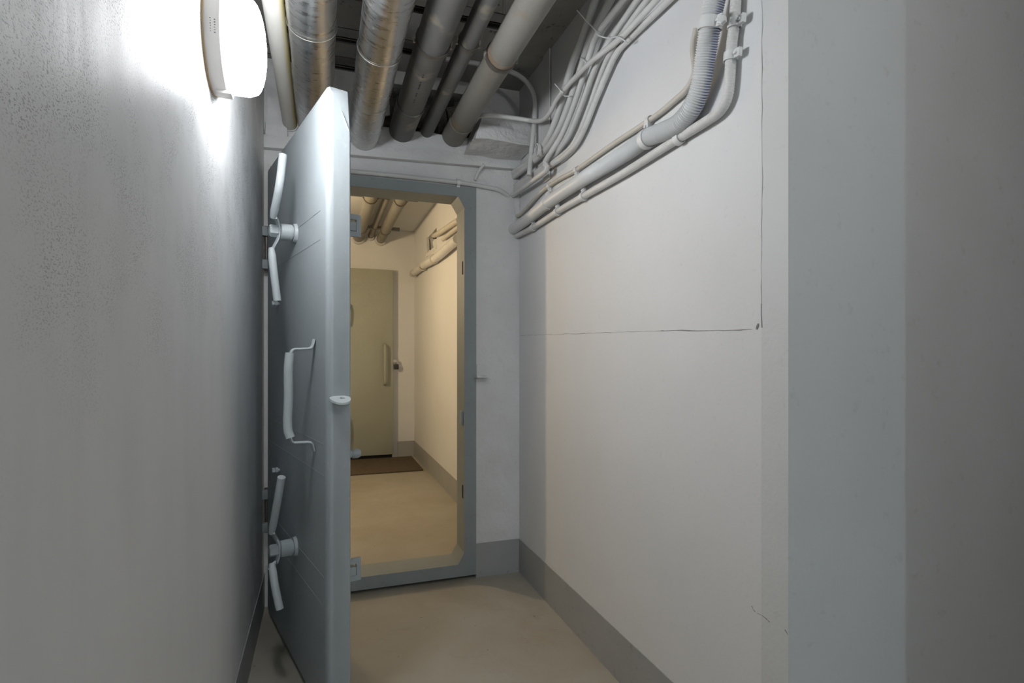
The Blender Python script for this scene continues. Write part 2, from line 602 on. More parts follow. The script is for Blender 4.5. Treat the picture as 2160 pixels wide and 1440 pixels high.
# room behind the steel door
struct(box_obj('ceiling_far', (LX2 - .1, 1.1, D2 - .02, FY + .1, CEIL, CEIL + .12), 'white_wall'), 'cream ceiling of the room beyond the door', 'ceiling')
struct(box_obj('wall_far_left', (LX2 - .12, LX2, D2 - .1, FY + .1, 0, CEIL), 'white_wall'), 'white side wall of the far room hidden behind the open door', 'wall')
struct(box_obj('wall_far_front', (LX2, LX - .15, D2 - .1, D2, 0, CEIL), 'white_wall'), 'short wall beside the far side of the door opening', 'wall')
pierced = [(4.72, 5.18, 2.06, 2.21)]
struct(pierced_wall('wall_far_right', 'white_wall', RX, (D2, 0), (FY, CEIL), pierced, 'y', RX, RX + .16),
       'warm-lit white side wall of the room beyond the door', 'wall')
box = box_obj('hole_lining', (RX + .13, RX + .15, 4.72, 5.18, 2.06, 2.21), 'gap', bpy.data.objects['wall_far_right'])
struct(box_obj('wall_far', (LX2, RX + .1, FY, FY + .12, 0, CEIL), 'white_wall'), 'warm-lit white end wall behind the far door', 'wall')

# painted skirting bands
BH = 0.168
struct(box_obj('baseboard_right', (RX - .003, RX + .001, RY - .002, D - .003, 0, BH), 'grey_band'), 'grey painted skirting band along the white right wall', 'baseboard')
struct(box_obj('baseboard_back', (FX1, RX - .003, D - .003, D + .001, 0, BH), 'grey_band'), 'grey painted skirting band beside the door frame', 'baseboard')
struct(box_obj('baseboard_left', (LX - .001, LX + .003, 0.2, D - .003, 0, .15), 'grey_band'), 'grey painted skirting band at the foot of the left wall', 'baseboard')
struct(box_obj('baseboard_far_right', (RX - .003, RX + .001, D2, FY - .003, 0, BH), 'grey_band'), 'skirting band along the side wall of the far room', 'baseboard')
struct(box_obj('baseboard_far', (.765, RX - .003, FY - .003, FY + .001, 0, BH), 'grey_band'), 'short skirting band right of the far door', 'baseboard')

# cracks and seams of the white wall, children of the wall
def crack(pts, r, parent=wall_right, jit=0.0016, mat='crack'):
    path = smooth_path(pts, 0.02)
    path = [p + Vector((0, random.uniform(-jit, jit), random.uniform(-jit, jit))) for p in path]
    bm = bmesh.new()
    sweep(bm, path, lambda i: r * random.uniform(.45, 1.2), 5)
    return finish('plaster_crack', bm, mat, parent)


crack([W(1098, 707), W(1200, 704), W(1320, 700), W(1400, 698)], .0009)
crack([W(1395, 698), W(1500, 696), W(1585, 694)], .0014)
crack([W(1608, 0), W(1608, 200), W(1608, 400), W(1606, 560), W(1607, 650)], .0008)
crack([W(1607, 640), W(1607, 690)], .0020)
crack([W(1596, 694), W(1600, 682)], .0030)
crack([W(1090, 1195), W(1140, 1252), W(1215, 1335), W(1312, 1444)], .0016)
for pts_, r_ in (([(1586, 1277), (1589, 1285), (1594, 1290)], .0010), ([(1598, 1293), (1606, 1297)], .0008), ([(1608, 1298), (1616, 1304), (1624, 1312)], .0011),
                 ([(1656, 1328), (1660, 1334), (1662, 1339)], .0016)):
    bm = bmesh.new()
    sweep(bm, smooth_path([on_x(u_, v_, RX) for u_, v_ in pts_], .003), lambda i: r_ * random.uniform(.3, 1.2), 5)
    finish('scuff_mark', bm, 'scuff', wall_right)

# lintel strip, plaster block, plaster rims of the door wall
bm = bmesh.new()
vs = add_box(bm, LX, RX, D - .034, D, 2.005, 2.062, .004)
for v in bm.verts:
    v.co.z += (v.co.x - .13) * .03
finish('lintel_strip', bm, 'plaster', wall_back, 40)


def block_taper(c):
    f = (c.z - 2.07) / .15
    if c.y < D - .06:
        c.y += f * .06
    if c.x < .75:
        c.x += f * .05
    return c


rough_block('plaster_block', (.648, RX, 2.36, D, 2.072, 2.205), 'plaster', wall_back, .010, 9, 11, 3.1, block_taper)
rough_block('plaster_rim', (.225, .72, D - .03, D + .01, 2.055, 2.15), 'plaster', wall_back, .014, 9, 13, 1.2)
rough_block('plaster_rim', (.70, .80, D - .05, D + .01, 2.13, 2.30), 'plaster', wall_back, .020, 8, 16, 5.4)
rough_block('plaster_rim', (.20, .30, D - .02, D + .01, 2.22, 2.40), 'plaster', wall_back, .020, 8, 16, 8.4)
rough_block('plaster_rim', (LX + .01, -.155, D - .02, D + .01, 2.02, 2.42), 'plaster', wall_back, .018, 8, 14, 2.7)
bmh = box_obj('hole_lining', (HOLE[0], HOLE[1], D2 - .012, D2 - .002, HOLE[2], HOLE[3]), 'dark_hole', wall_back)
for i in range(9):
    x = HOLE[0] + .03 + i * .052
    rough_block('broken_brick', (x, x + .05, D + .03, D2 - .02, HOLE[2] - .01 + random.uniform(0, .05), HOLE[2] + random.uniform(.10, .19)), 'dark_hole', wall_back, .022, 5, 18, i * 3.3)
# ragged edge where the bundle enters the wall corner
rough_block('plaster_rim', (RX - .030, RX + .0, D - .008, D + .01, 1.70, 1.98), 'plaster', wall_back, .012, 8, 22, 4.4)

# ================================================================== STEEL DOOR (open leaf)
P0 = Vector((-0.2231, 2.535, 0))
P1 = Vector((-0.0596, 1.938, 0))
EL = (P1 - P0).normalized()
NL = Vector((EL.y, -EL.x, 0))              # outward: the face the viewer sees
LROT = math.atan2(EL.y, EL.x)


def leaf_pt(u, v, off):
    """local (s, y, z) on the leaf where y = -off is off metres in front of the visible face"""
    r = ray(u, v)
    k = (P0 + NL * off).dot(NL) / Vector((r.x, r.y, 0)).dot(NL)
    p = r * k
    return Vector(((p - P0).x * EL.x + (p - P0).y * EL.y, -off, p.z + CAM_H))


door = anchor('door_1', P0, 'open blue-grey steel shelter door with long lever handles', 'door', None, 'structure', LROT)
LW, LZ0, LZ1, LT = 0.893, 0.012, 1.890, 0.066


def leaf_ring(bm, y, inset, cs, cz):
    x0, x1, z0, z1 = inset, LW - inset, LZ0 + inset, LZ1 - inset
    pts = [(x0 + cs, z0), (x1 - cs, z0), (x1, z0 + cz), (x1, z1 - cz), (x1 - cs, z1), (x0 + cs, z1), (x0, z1 - cz), (x0, z0 + cz)]
    return [bm.verts.new((a, y, b)) for a, b in pts]


bm = bmesh.new()
rings = [leaf_ring(bm, 0, .020, .008, .008), leaf_ring(bm, .0012, .012, .010, .010), leaf_ring(bm, .005, .005, .012, .012),
         leaf_ring(bm, .012, .001, .014, .016), leaf_ring(bm, .020, 0, .016, .024), leaf_ring(bm, LT, 0, .020, .125),
         leaf_ring(bm, LT + .004, .004, .022, .125)]
for a, b in zip(rings, rings[1:]):
    for i in range(8):
        j = (i + 1) % 8
        bm.faces.new((a[i], a[j], b[j], b[i]))
bm.faces.new(rings[0]); bm.faces.new(list(reversed(rings[-1])))
finish('leaf', bm, 'grey_steel', door, 32, True)
# weld lines on the sheet
for z, s0, s1 in ((.835, .02, .86), (.742, .02, .86), (.442, .02, .86), (.354, .02, .86), (1.535, .05, .82), (1.448, .05, .82)):
    box_obj('weld_seam', (s0, s1, -.0007, .001, z - .0012, z + .0012), 'grey_steel', door, 0, None, True)
tube_obj('weld_seam', [Vector((LW - .006, .014, LZ1 - .020)), Vector((LW - .0012, .042, LZ1 - .072)), Vector((LW + .0, LT - .002, LZ1 - .125))], .0020, 'lever_paint', door, 6, True)


def hexbolt(bm, c, axis, r, h):
    lathe(bm, [(0, 0), (0, r), (h * .85, r), (h, r * .85), (h, 0)], c, axis, 6)


def lever(hub_uv, tips):
    hub = leaf_pt(hub_uv[0], hub_uv[1], .03)
    hs, hz = hub.x, hub.z
    lv = lathe_obj('lever_hub', [(0, 0), (0, .034), (.010, .031), (.0105, .022), (.015, .022), (.0155, .0285), (.050, .0275), (.052, .024), (.052, 0)],
                   (hs, 0, hz), (0, -1, 0), 'lever_paint', door, 24, 35, True)
    bm = bmesh.new()
    hexbolt(bm, Vector((hs, -.060, hz)), (0, -1, 0), .021, .026)
    nut = finish('nut', bm, 'lever_paint', None, 30, True)
    nut.parent = lv
    nut.location -= lv.location
    for sgn, uvs in zip((1, -1), tips):
        tip, mid, low = [leaf_pt(u, v, o) for u, v, o in uvs]
        pts = [Vector((hs, -.056, hz - sgn * .012)), Vector((hs, -.057, hz + sgn * .020)), Vector((hs + .004, -.070, hz + sgn * .050)), low]
        bmx = bmesh.new()
        sweep(bmx, smooth_path(pts, .006), .017, 10, flat=.34, up=Vector((0, 1, 0)))
        a = finish('lever_strap', bmx, 'lever_paint', None, 50, True)
        a.parent = lv; a.location -= lv.location
        bmx = bmesh.new()
        p = smooth_path([low - (mid - low) * .12, low, mid, tip], .006)
        k = len(p)
        sweep(bmx, p, lambda i: .0125 if i > 3 else .009 + .001 * i, 14)
        a = finish('lever_grip', bmx, 'lever_paint', None, 50, True)
        a.parent = lv; a.location -= lv.location
    return lv


lever((605, 490), (((597, 326, .070), (589, 392, .082), (577, 452, .086)), ((585, 634, .070), (577, 570, .082), (573, 528, .086))))
lever((605, 1155), (((594, 1006, .075), (584, 1065, .082), (574, 1118, .086)), ((590, 1284, .070), (580, 1235, .082), (574, 1192, .086))))

# pull handle
hs, hz0, hz1 = .763, 1.118, .832
ph = tube_obj('pull_handle', [Vector((hs, -.074, hz0 - .012)), Vector((hs, -.078, hz0 - .06)), Vector((hs - .004, -.077, (hz0 + hz1) / 2)), Vector((hs - .006, -.079, hz1 + .05)), Vector((hs, -.072, hz1 + .016))], .0135, 'lever_paint', door, 16, True)
for zz, sg in ((hz0, 1), (hz1, -1)):
    bmx = bmesh.new()
    sweep(bmx, smooth_path([Vector((hs, -.073, zz - sg * .020)), Vector((hs, -.066, zz - sg * .003)), Vector((hs, -.040, zz)), Vector((hs, -.012, zz + sg * .004)), Vector((hs, -.003, zz + sg * .030))], .005), .013, 10, flat=.3, up=Vector((0, 0.3, 1)))
    a = finish('handle_tab', bmx, 'lever_paint', None, 50, True)
    a.parent = ph; a.location -= ph.location

# hasp lug on the free edge, with a hole
bm = bmesh.new()
z = leaf_pt(715, 838, 0).z
z = CAM_H + (HZ - 838) / F_PX * 1.58
oc, ic = [], []
for k in range(20):
    a = 2 * math.pi * k / 20
    oc.append((LW + .012 + .034 * math.cos(a) * (1.0 if math.cos(a) > 0 else .4), .034 + .030 * math.sin(a)))
    ic.append((LW + .016 + .006 * math.cos(a), .040 + .008 * math.sin(a)))
rr = {}
for key, poly in (('o', oc), ('i', ic)):
    for zz in (z - .003, z + .003):
        rr[key, zz] = [bm.verts.new((x, y, zz)) for x, y in poly]
for i in range(20):
    j = (i + 1) % 20
    for zz, flip in ((z - .003, 1), (z + .003, 0)):
        bm.faces.new((rr['o', zz][i], rr['o', zz][j], rr['i', zz][j], rr['i', zz][i]))
    for key in 'oi':
        bm.faces.new((rr[key, z - .003][i], rr[key, z - .003][j], rr[key, z + .003][j], rr[key, z + .003][i]))
for v_ in bm.verts:
    v_.co.z -= (v_.co.x - LW) * .38
finish('hasp_lug', bm, 'lever_paint', door, 40, True)

# bolts near the hinge side
for (u, v) in ((577, 640), (578, 992)):
    c = leaf_pt(u, v, .02)
    bm = bmesh.new()
    lathe(bm, [(0, 0), (0, .006), (.026, .006), (.026, 0)], Vector((c.x, 0, c.z)), (0, -1, 0), 10)
    hexbolt(bm, Vector((c.x, -.006, c.z)), (0, -1, 0), .011, .010)
    hexbolt(bm, Vector((c.x, -.018, c.z)), (0, -1, 0), .010, .009)
    finish('bolt', bm, 'lever_paint', door, 30, True)
# wedge keepers on the inner face, standing proud of the free edge
for v in (470, 1210):
    zc = CAM_H + (HZ - v) / F_PX * 1.645
    bm = bmesh.new()
    s0, s1, y0, y1 = LW - .055, LW - .045, LT, LT + .050
    add_box(bm, s0, s1, y0, y1, zc + .018, zc + .034)
    add_box(bm, s0, s1, y0, y1, zc - .034, zc - .018)
    add_box(bm, s0, s1, y1 - .014, y1, zc - .018, zc + .018)
    kp = finish('wedge_keeper', bm, 'grey_steel', door, None, True)
    bm = bmesh.new()
    add_box(bm, s0 - .02, s1 + .004, y0 + .004, y1 - .016, zc - .017, zc + .010, .002)
    wd = finish('wedge_bolt', bm, 'grey_steel', None, None, True)
    wd.parent = kp; wd.location -= kp.location
zc = CAM_H + (HZ - 961) / F_PX * 1.645
lathe_obj('inner_knob', [(0, 0), (0, .011), (.022, .011), (.026, .0145), (.040, .015), (.049, .011), (.052, 0)], (LW - .05, LT, zc), (0, 1, 0), 'grey_steel', door, 20, 40, True)
# hinges on the far edge
for zc in (1.555, 0.435):
    hg = box_obj('hinge', (-.028, .004, -.028, .030, zc + .050, zc + .090), 'grey_frame', door, .004, 30, True)
    for b_ in ((-.028, .004, -.028, .030, zc - .090, zc - .050),):
        a = box_obj('hinge_leaf', b_, 'grey_frame', None, .004, 30, True)
        a.parent = hg; a.location -= hg.location
    a = lathe_obj('hinge_pin', [(0, 0), (0, .009), (.19, .009), (.19, 0)], (-.018, .002, zc - .095), (0, 0, 1), 'rust', None, 12, 40, True)
    a.parent = hg; a.location -= hg.location

# ================================================================== WALL LAMPS
def wall_lamp(name, y, z, colour, label, wall_x=LX, sx=1, k=1.0):
    t = anchor(name, (wall_x, y, z - .12), label, 'wall lamp', 'round plafond lamps')
    o, ax = Vector((wall_x, y, z)), Vector((sx, 0, 0))
    lathe_obj('base_ring', [(a * k, b * k) for a, b in [(0, 0), (0, .120), (.004, .121), (.036, .121), (.039, .118), (.039, .100)]], o, ax, 'lamp_base', t, 64)
    lathe_obj('rim_trim', [(a * k, b * k) for a, b in [(.0, .1205), (.0, .1235), (.0035, .1235), (.0035, .1205)]], o, ax, 'amber', t, 64)
    d = [(.032, .108), (.044, .113), (.082, .113), (.094, .108)]
    for i in range(1, 8):
        a = math.pi / 2 * i / 7
        d.append((.094 + .030 * math.sin(a), .108 * math.cos(a)))
    lathe_obj('diffuser', [(a * k, b * k) for a, b in d], o, ax, lamp_mat(name + '_glow', colour), t, 64, 60)
    bm = bmesh.new()
    add_box(bm, wall_x + .010 * sx, wall_x + .044 * sx, y - .016, y + .016, z - .128 * k, z - .116 * k, .004)
    finish('clip', bm, 'lamp_base', t, 40)
    return t


LAMP_Y, LAMP_Z = 1.405, 1.815
lamp = wall_lamp('wall_lamp', LAMP_Y, LAMP_Z, LAMP_COOL, 'lit round white plafond lamp on the grey plaster wall', LX, 1, .93)
# tiny print on the rim of the lamp base
bm = bmesh.new()
for row, xx in enumerate((.017, .025)):
    for k in range(6):
        a = math.radians(183 + k * 2.6 + row * .9)
        hgt = random.uniform(.0008, .0030)
        cpt = Vector((LX + xx, LAMP_Y + math.cos(a) * .1130, LAMP_Z + math.sin(a) * .1130))
        add_box(bm, cpt.x - random.uniform(.0006, .002), cpt.x + random.uniform(.0006, .0016), cpt.y - .0004, cpt.y + .0004, cpt.z - hgt / 2, cpt.z + hgt / 2)
finish('rim_print', bm, 'rail', lamp)
wall_lamp('wall_lamp', 4.16, 1.77, LAMP_WARM, 'warm round plafond lamp on the left wall beyond the door', LX2, 1, .60)
rl = anchor('ceiling_lamp', (.82, -.28, CEIL - .124), 'added fill lamp on the ceiling behind the viewer, out of view', 'fill lamp')
lathe_obj('base_ring', [(0, 0), (0, .120), (.004, .121), (.036, .121), (.039, .118), (.039, .100)], (.82, -.28, CEIL), (0, 0, -1), 'lamp_base', rl, 48)
lathe_obj('diffuser', [(.032, .108), (.044, .113), (.082, .113), (.094, .108), (.108, .096), (.118, .070), (.124, .034), (.124, 0)], (.82, -.28, CEIL), (0, 0, -1), lamp_mat('ceiling_lamp_glow', FILL_REAR), rl, 48, 60)
tl = anchor('added_bulb', (-.05, -4.0, 1.86), 'added small bulb far behind the viewer, out of view', 'bulb')
lathe_obj('bulb', [(0, 0), (.006, .014), (.020, .020), (.036, .016), (.048, .010), (.048, 0)], (-.05, -4.0, 1.86), (0, 0, 1), lamp_mat('bulb_glow', EDGE_LIGHT_REAR), tl, 16)
lathe_obj('socket', [(0, 0), (0, .014), (.04, .014), (.05, .005), (.05, 0)], (-.05, -4.0, 1.908), (0, 0, 1), 'black', tl, 16)
tube_obj('cord', [Vector((-.05, -4.0, 1.95)), Vector((-.05, -4.0, CEIL))], .003, 'black', tl, 6)

# ================================================================== CEILING PIPES
PY0 = -2.9


def straight(name, x, z, r, y0, y1, mat, parent, seg=28):
    bm = bmesh.new()
    n = max(2, int((y1 - y0) / .3))
    sweep(bm, [Vector((x, y0 + (y1 - y0) * i / n, z)) for i in range(n + 1)], r, seg)
    return finish(name, bm, mat, parent, 40)


def clamp(parent, x, z, r, y, rail_z=None, flip=1):
    """split pipe ring with two bolt lugs and a hanger rod"""
    bm = bmesh.new()
    lathe(bm, [(-.011, r + .0005), (-.011, r + .0045), (.011, r + .0045), (.011, r + .0005), (-.011, r + .0005)], (x, y, z), (0, 1, 0), 28)
    c = finish('pipe_clamp', bm, 'rust', parent, 40)
    for s in (-1, 1):
        bm = bmesh.new()
        add_box(bm, x + s * (r + .001) - .009, x + s * (r + .001) + .009, y - .010, y + .010, z - .004, z + .004, .001)
        lathe(bm, [(-.014, 0), (-.014, .0045), (.012, .0045), (.012, 0)], (x + s * (r + .007), y, z), (0, 0, 1), 8)
        hexbolt(bm, Vector((x + s * (r + .007), y, z + .005)), (0, 0, 1), .007, .006)
        b = finish('clamp_bolt', bm, 'zinc', None, 30)
        b.parent = c
        b.location -= (c.location + PARENT_LOC[parent.name])
    if rail_z:
        b = lathe_obj('hanger_rod', [(0, 0), (0, .004), (rail_z - z - r + .01, .004), (rail_z - z - r + .01, 0)], (x, y, z + r - .002), (0, 0, 1), 'zinc', None, 8)
        b.parent = c
        b.location -= (c.location + PARENT_LOC[parent.name])
    return c


RAILZ = 2.243
# two foil-wrapped pipes
x1 = on_z(652, 0, 2.10).x + .006
for (x, z, r, lab, rings_y, yend) in ((x1, 2.10, .070, 'foil-wrapped pipe directly behind the top of the open door', (0.9, 1.35, 1.75), D + .03),
                                (.178, 2.102, .070, 'foil-wrapped pipe right of the open door, next to the grey drain pipe', (0.8, 1.42, 1.83, 2.2), D + .03)):
    t = anchor('insulated_pipe', (x, D, z - r), lab, 'pipe', 'foil-wrapped ceiling pipes')
    bm = bmesh.new()
    n = 150
    path = [Vector((x, PY0 + (yend - PY0) * i / n, z)) for i in range(n + 1)]
    rg = sweep(bm, path, r, 40)
    for ring_ in rg:
        for v in ring_:
            q = Vector((v.co.x * 9, v.co.y * 5, v.co.z * 9))
            d_ = Vector((v.co.x - x, 0, v.co.z - z)).normalized()
            v.co += d_ * (noise.noise(q) * .0035 + noise.noise(q * 4) * .0012)
    finish('foil_wrap', bm, 'foil', t, 70)
    for yy in rings_y:
        path = [Vector((x + math.cos(a) * (r + .0025), yy + .028 * math.sin(a) , z + math.sin(a) * (r + .0025))) for a in [2 * math.pi * i / 40 for i in range(41)]]
        bm = bmesh.new(); sweep(bm, path, .0011, 6)
        finish('binding_wire', bm, 'zinc', t, 60)
    lathe_obj('end_collar', [(-.022, 0), (-.022, r + .004), (.0, r + .006), (.03, r + .006), (.03, 0)], (x, D - .004, z), (0, 1, 0), 'plaster', t, 36)

# yellowed pipe by the left wall
xa, za = on_y(612, 262, D).x, on_y(612, 262, D).z
t = anchor('yellowed_pipe', (xa, D, za - .03), 'thin yellowed white pipe running along the top of the left wall', 'pipe')
straight('pipe_tube', xa, za, .030, PY0, D + .03, 'yellow_pipe', t)
lathe_obj('end_collar', [(-.008, 0), (-.008, .034), (.03, .036), (.03, 0)], (xa, D, za), (0, 1, 0), 'plaster', t, 24)

# three grey pipes
for (x, z, r, mat, lab, joint, cy) in ((.349, 2.147, .055, 'pvc_grey', 'thick dark grey drain pipe next to the foil-wrapped pipe', 2.28, 1.81),
                                      (.468, 2.163, .032, 'pvc_grey', 'thinnest grey pipe, between the two thicker grey pipes', None, 1.80),
                                      (.595, 2.152, .052, 'pvc_beige', 'rust-stained pale grey pipe, rightmost under the ceiling', 2.40, 1.83)):
    t = anchor('drain_pipe', (x, D, z - r), lab, 'pipe', 'grey drain pipes under the ceiling')
    straight('pipe_tube', x, z, r, PY0, (joint or D) + .03, mat, t)
    if joint:
        lathe_obj('socket', [(0, r - .002), (0, r + .004), (.012, r + .005), (.03, r + .0025), (D + .03 - joint, r + .0025), (D + .03 - joint, 0)], (x, joint, z), (0, 1, 0), mat, t, 32)
    clamp(t, x, z, r, cy, RAILZ)
    if mat == 'pvc_grey' and joint:
        for yy in (1.93, 1.945, 1.985, 2.0, 2.012, 2.03, 2.075, 2.09, 2.13, 2.15):
            a = math.radians(-100)
            bm = bmesh.new()
            add_box(bm, x + math.cos(a) * (r + .0003) - .003, x + math.cos(a) * (r + .0003) + .003, yy, yy + random.uniform(.004, .010), z + math.sin(a) * (r + .0003) - .0003, z + math.sin(a) * (r + .0003) + .0006)
            finish('printed_mark', bm, 'black', t)
    if mat == 'pvc_beige':
        lathe_obj('rust_stain', [(-.034, r + .0004), (-.020, r + .0006), (-.012, r + .0007)], (x, cy, z), (0, 1, 0), 'rust_brown', t, 28)
# mounting rails and their hangers
for (y, xa_, xb_, lab) in ((1.81, .10, .66, 'steel mounting rail over the clamps of the grey pipes'), (2.074, -.13, .42, 'dark mounting rail behind the foil-wrapped pipe'),
                         (2.276, -.20, .22, 'perforated mounting rail nearest the door wall')):
    t = anchor('mounting_rail', ((xa_ + xb_) / 2, y, RAILZ), lab, 'rail', 'mounting rails under the ceiling')
    bm = bmesh.new()
    h = .036
    for b_ in ((xa_, xb_, y - .018, y - .0155, RAILZ, RAILZ + h), (xa_, xb_, y + .0155, y + .018, RAILZ, RAILZ + h), (xa_, xb_, y - .018, y + .018, RAILZ + h - .0025, RAILZ + h),
               (xa_, xb_, y - .018, y - .010, RAILZ, RAILZ + .0025), (xa_, xb_, y + .010, y + .018, RAILZ, RAILZ + .0025)):
        add_box(bm, *b_)
    finish('channel', bm, 'rail', t)
    for x in (xa_ + .06, xb_ - .06):
        lathe_obj('threaded_rod', [(0, 0), (0, .005), (CEIL - RAILZ - .02, .005), (CEIL - RAILZ - .02, 0)], (x, y, RAILZ + .02), (0, 0, 1), 'zinc', t, 8)

# ================================================================== CABLES ON THE RIGHT WALL
def px_cable(name, label, pts, r, mat='white_cable', group='cables bundled on the right wall', cat='cable', seg=12):
    """pts: (u, v, distance from the wall)"""
    o = tube_obj(name, [W(u, v, max(d, r)) for u, v, d in pts], r, mat, None, seg)
    return tag(o, label, cat, group)


px_cable('cable', 'thickest cable of the upper bundle, closest to the ceiling',
         [(1266, -30, .03), (1227, 83, .03), (1208, 133, .03), (1190, 195, .03), (1174, 250, .03), (1152, 298, .035), (1120, 338, .03), (1068, 375, .03)], .0150)
px_cable('cable', 'second cable of the upper bundle, half hidden beside the thickest one',
         [(1305, -30, .027), (1262, 48, .027), (1240, 98, .027), (1219, 165, .027), (1199, 222, .027), (1178, 275, .027), (1150, 318, .027), (1110, 353, .027), (1062, 390, .027)], .0140)
px_cable('cable', 'cable of the upper bundle that kinks down over the flat bar',
         [(1336, -25, .048), (1262, 69, .045), (1246, 110, .04), (1231, 160, .03), (1212, 218, .03), (1187, 280, .035), (1163, 320, .05), (1150, 342, .055), (1154, 357, .055), (1132, 375, .05), (1096, 402, .04), (1060, 427, .03)], .0112)
px_cable('cable', 'fourth cable of the upper bundle, counted from the ceiling',
         [(1362, -25, .030), (1304, 60, .025), (1270, 112, .027), (1249, 160, .022), (1230, 213, .022), (1207, 272, .022), (1192, 300, .022), (1165, 333, .024), (1122, 369, .024), (1060, 408, .024)], .0106)
px_cable('cable', 'fifth cable of the upper bundle, counted from the ceiling',
         [(1385, -25, .032), (1325, 55, .03), (1285, 118, .027), (1264, 168, .022), (1244, 225, .022), (1222, 280, .022), (1203, 312, .022), (1172, 338, .022), (1130, 368, .022), (1058, 416, .022)], .0106)
px_cable('cable', 'outermost cable of the upper bundle, bending round towards the corner',
         [(1437, -25, .022), (1322, 88, .018), (1298, 117, .022), (1283, 148, .022), (1266, 188, .022), (1250, 228, .022), (1233, 270, .022), (1214, 305, .022), (1184, 334, .022), (1150, 357, .022), (1102, 392, .022), (1056, 424, .022)], .0106)
px_cable('cable', 'thin cable lying against the wall below the upper bundle',
         [(1262, 205, .006), (1247, 245, .006), (1228, 290, .006), (1208, 320, .006), (1184, 342, .006)], .0062)
# crossing cable: leaves the bundle, crosses it and runs along the door wall
ptsX = [W(1408, -25, .040), W(1312, 77, .045), W(1242, 135, .055), W(1183, 198, .062), W(1163, 232, .06), W(1150, 249, .06), W(1136, 255, .06)]
yk = ptsX[-1].y
ptsX += [on_y(1118, 254, 2.27), on_y(1085, 249, 2.29), on_y(1040, 243, 2.31), on_y(1022, 243, 2.33), on_y(1005, 246, 2.40)]
o = tube_obj('cable', ptsX, .0098, 'white_cable')
tag(o, 'cable crossing over the bundle and turning along the plaster block', 'cable', 'cables bundled on the right wall')
# arched conduit from the ceiling pipes down to the bundle
o = tube_obj('conduit', [on_y(940, 124, 2.40), on_y(1000, 133, 2.40), on_y(1062, 146, 2.40), on_y(1098, 162, 2.385), on_y(1119, 185, 2.365), on_y(1128, 212, 2.345), on_y(1127, 255, 2.335), on_y(1121, 320, 2.325), on_y(1116, 370, 2.31)], .0112, 'white_cable')
tag(o, 'arched conduit dropping in front of the plaster block', 'conduit')
# flat bar
b0, b1 = W(1150, 200).y, W(1163, 200).y
o = box_obj('flat_bar', (RX - .010, RX - .004, b1, b0, W(1155, 383).z, CEIL), 'white_cable', None, .001)
bar = anchor('steel_flat_bar', (RX - .007, (b0 + b1) / 2, W(1155, 383).z), 'white-painted flat steel bar upright behind the cable bundle', 'bar')
o.name = 'bar_face'; o.parent = bar; o.location -= PARENT_LOC[bar.name]
box_obj('stand_off', (RX - .004, RX, b1 + .01, b1 + .03, W(1155, 383).z + .02, W(1155, 383).z + .05), 'white_cable', bar)
box_obj('stand_off', (RX - .004, RX, b1 + .01, b1 + .03, CEIL - .12, CEIL - .09), 'white_cable', bar)

# ---- big corrugated conduit
def corrugated(name, pts, r, amp, pitch, mat, smooth_from, seg=20, bare_dir=None):
    base = smooth_path(pts, .0022)
    # even arc length samples
    L = [0.0]
    for a, b in zip(base, base[1:]):
        L.append(L[-1] + (b - a).length)
    total = L[-1]
    k = 6
    n = int(total / pitch * k)
    path, j = [], 0
    for i in range(n + 1):
        s = total * i / n
        while j < len(L) - 2 and L[j + 1] < s:
            j += 1
        f = (s - L[j]) / max(1e-9, L[j + 1] - L[j])
        path.append(base[j].lerp(base[j + 1], f))
    bm = bmesh.new()

    def rad(i):
        s = i / n
        w = max(0.0, min(1.0, (smooth_from - s) / .12 + .18)) if smooth_from else 1.0
        return r + amp * w * (math.cos(2 * math.pi * i / k) - .6)
    lay = bm.verts.layers.float.new('bare')
    rg = sweep(bm, path, rad, seg)
    if bare_dir:
        bd = Vector(bare_dir).normalized()
        for i, ring_ in enumerate(rg):
            c = sum((v.co for v in ring_), Vector()) / seg
            groove = .5 - .5 * math.cos(2 * math.pi * i / k)
            for v in ring_:
                a = (v.co - c).normalized().dot(bd)
                v[lay] = max(0.0, min(1.0, (a - .70) / .22)) * (groove ** 1.5) * (1.0 if i / n < smooth_from else 0.15)
    return finish(name, bm, mat, None, 80)


big = [(1522, -70), (1513, -25), (1503, 20), (1497, 60), (1491, 100), (1486, 134), (1481, 165), (1472, 200), (1456, 233), (1430, 262), (1400, 277), (1365, 291), (1330, 316), (1289, 342), (1222, 383), (1155, 428), (1105, 468), (1062, 497)]
bo = corrugated('corrugated_conduit', [W(u, v, .034 + .016 * max(0.0, min(1.0, (200 - v) / 160.0))) for u, v in big], .0258, .0017, .0056, 'corrugated', .50, 26, (0.45, -0.80, -.35))
tag(bo, 'thick white corrugated conduit curving down along the right wall', 'conduit')
med = [(1556, -40), (1552, 0), (1549, 49), (1544, 90), (1541, 134), (1538, 182), (1532, 212), (1517, 236), (1488, 257), (1433, 291), (1389, 319), (1311, 368), (1231, 414), (1178, 445), (1124, 480), (1080, 502)]
mo = corrugated('ribbed_conduit', [W(u, v, .0175) for u, v in med], .0130, .0004, .0060, 'white_cable', .45, 16)
tag(mo, 'thinner white conduit below and beside the thick corrugated one', 'conduit')
px_cable('conduit', 'cream conduit with brown stains above the thick corrugated one',
         [(1470, 60, .012), (1462, 100, .012), (1466, 150, .012), (1452, 184, .012), (1421, 214, .012), (1376, 250, .012), (1289, 307, .012), (1218, 357, .012), (1178, 379, .012), (1144, 403, .014), (1110, 440, .016), (1096, 454, .016), (1082, 456, .014), (1060, 452, .012)],
         .0088, 'cream_cable', None, 'conduit')


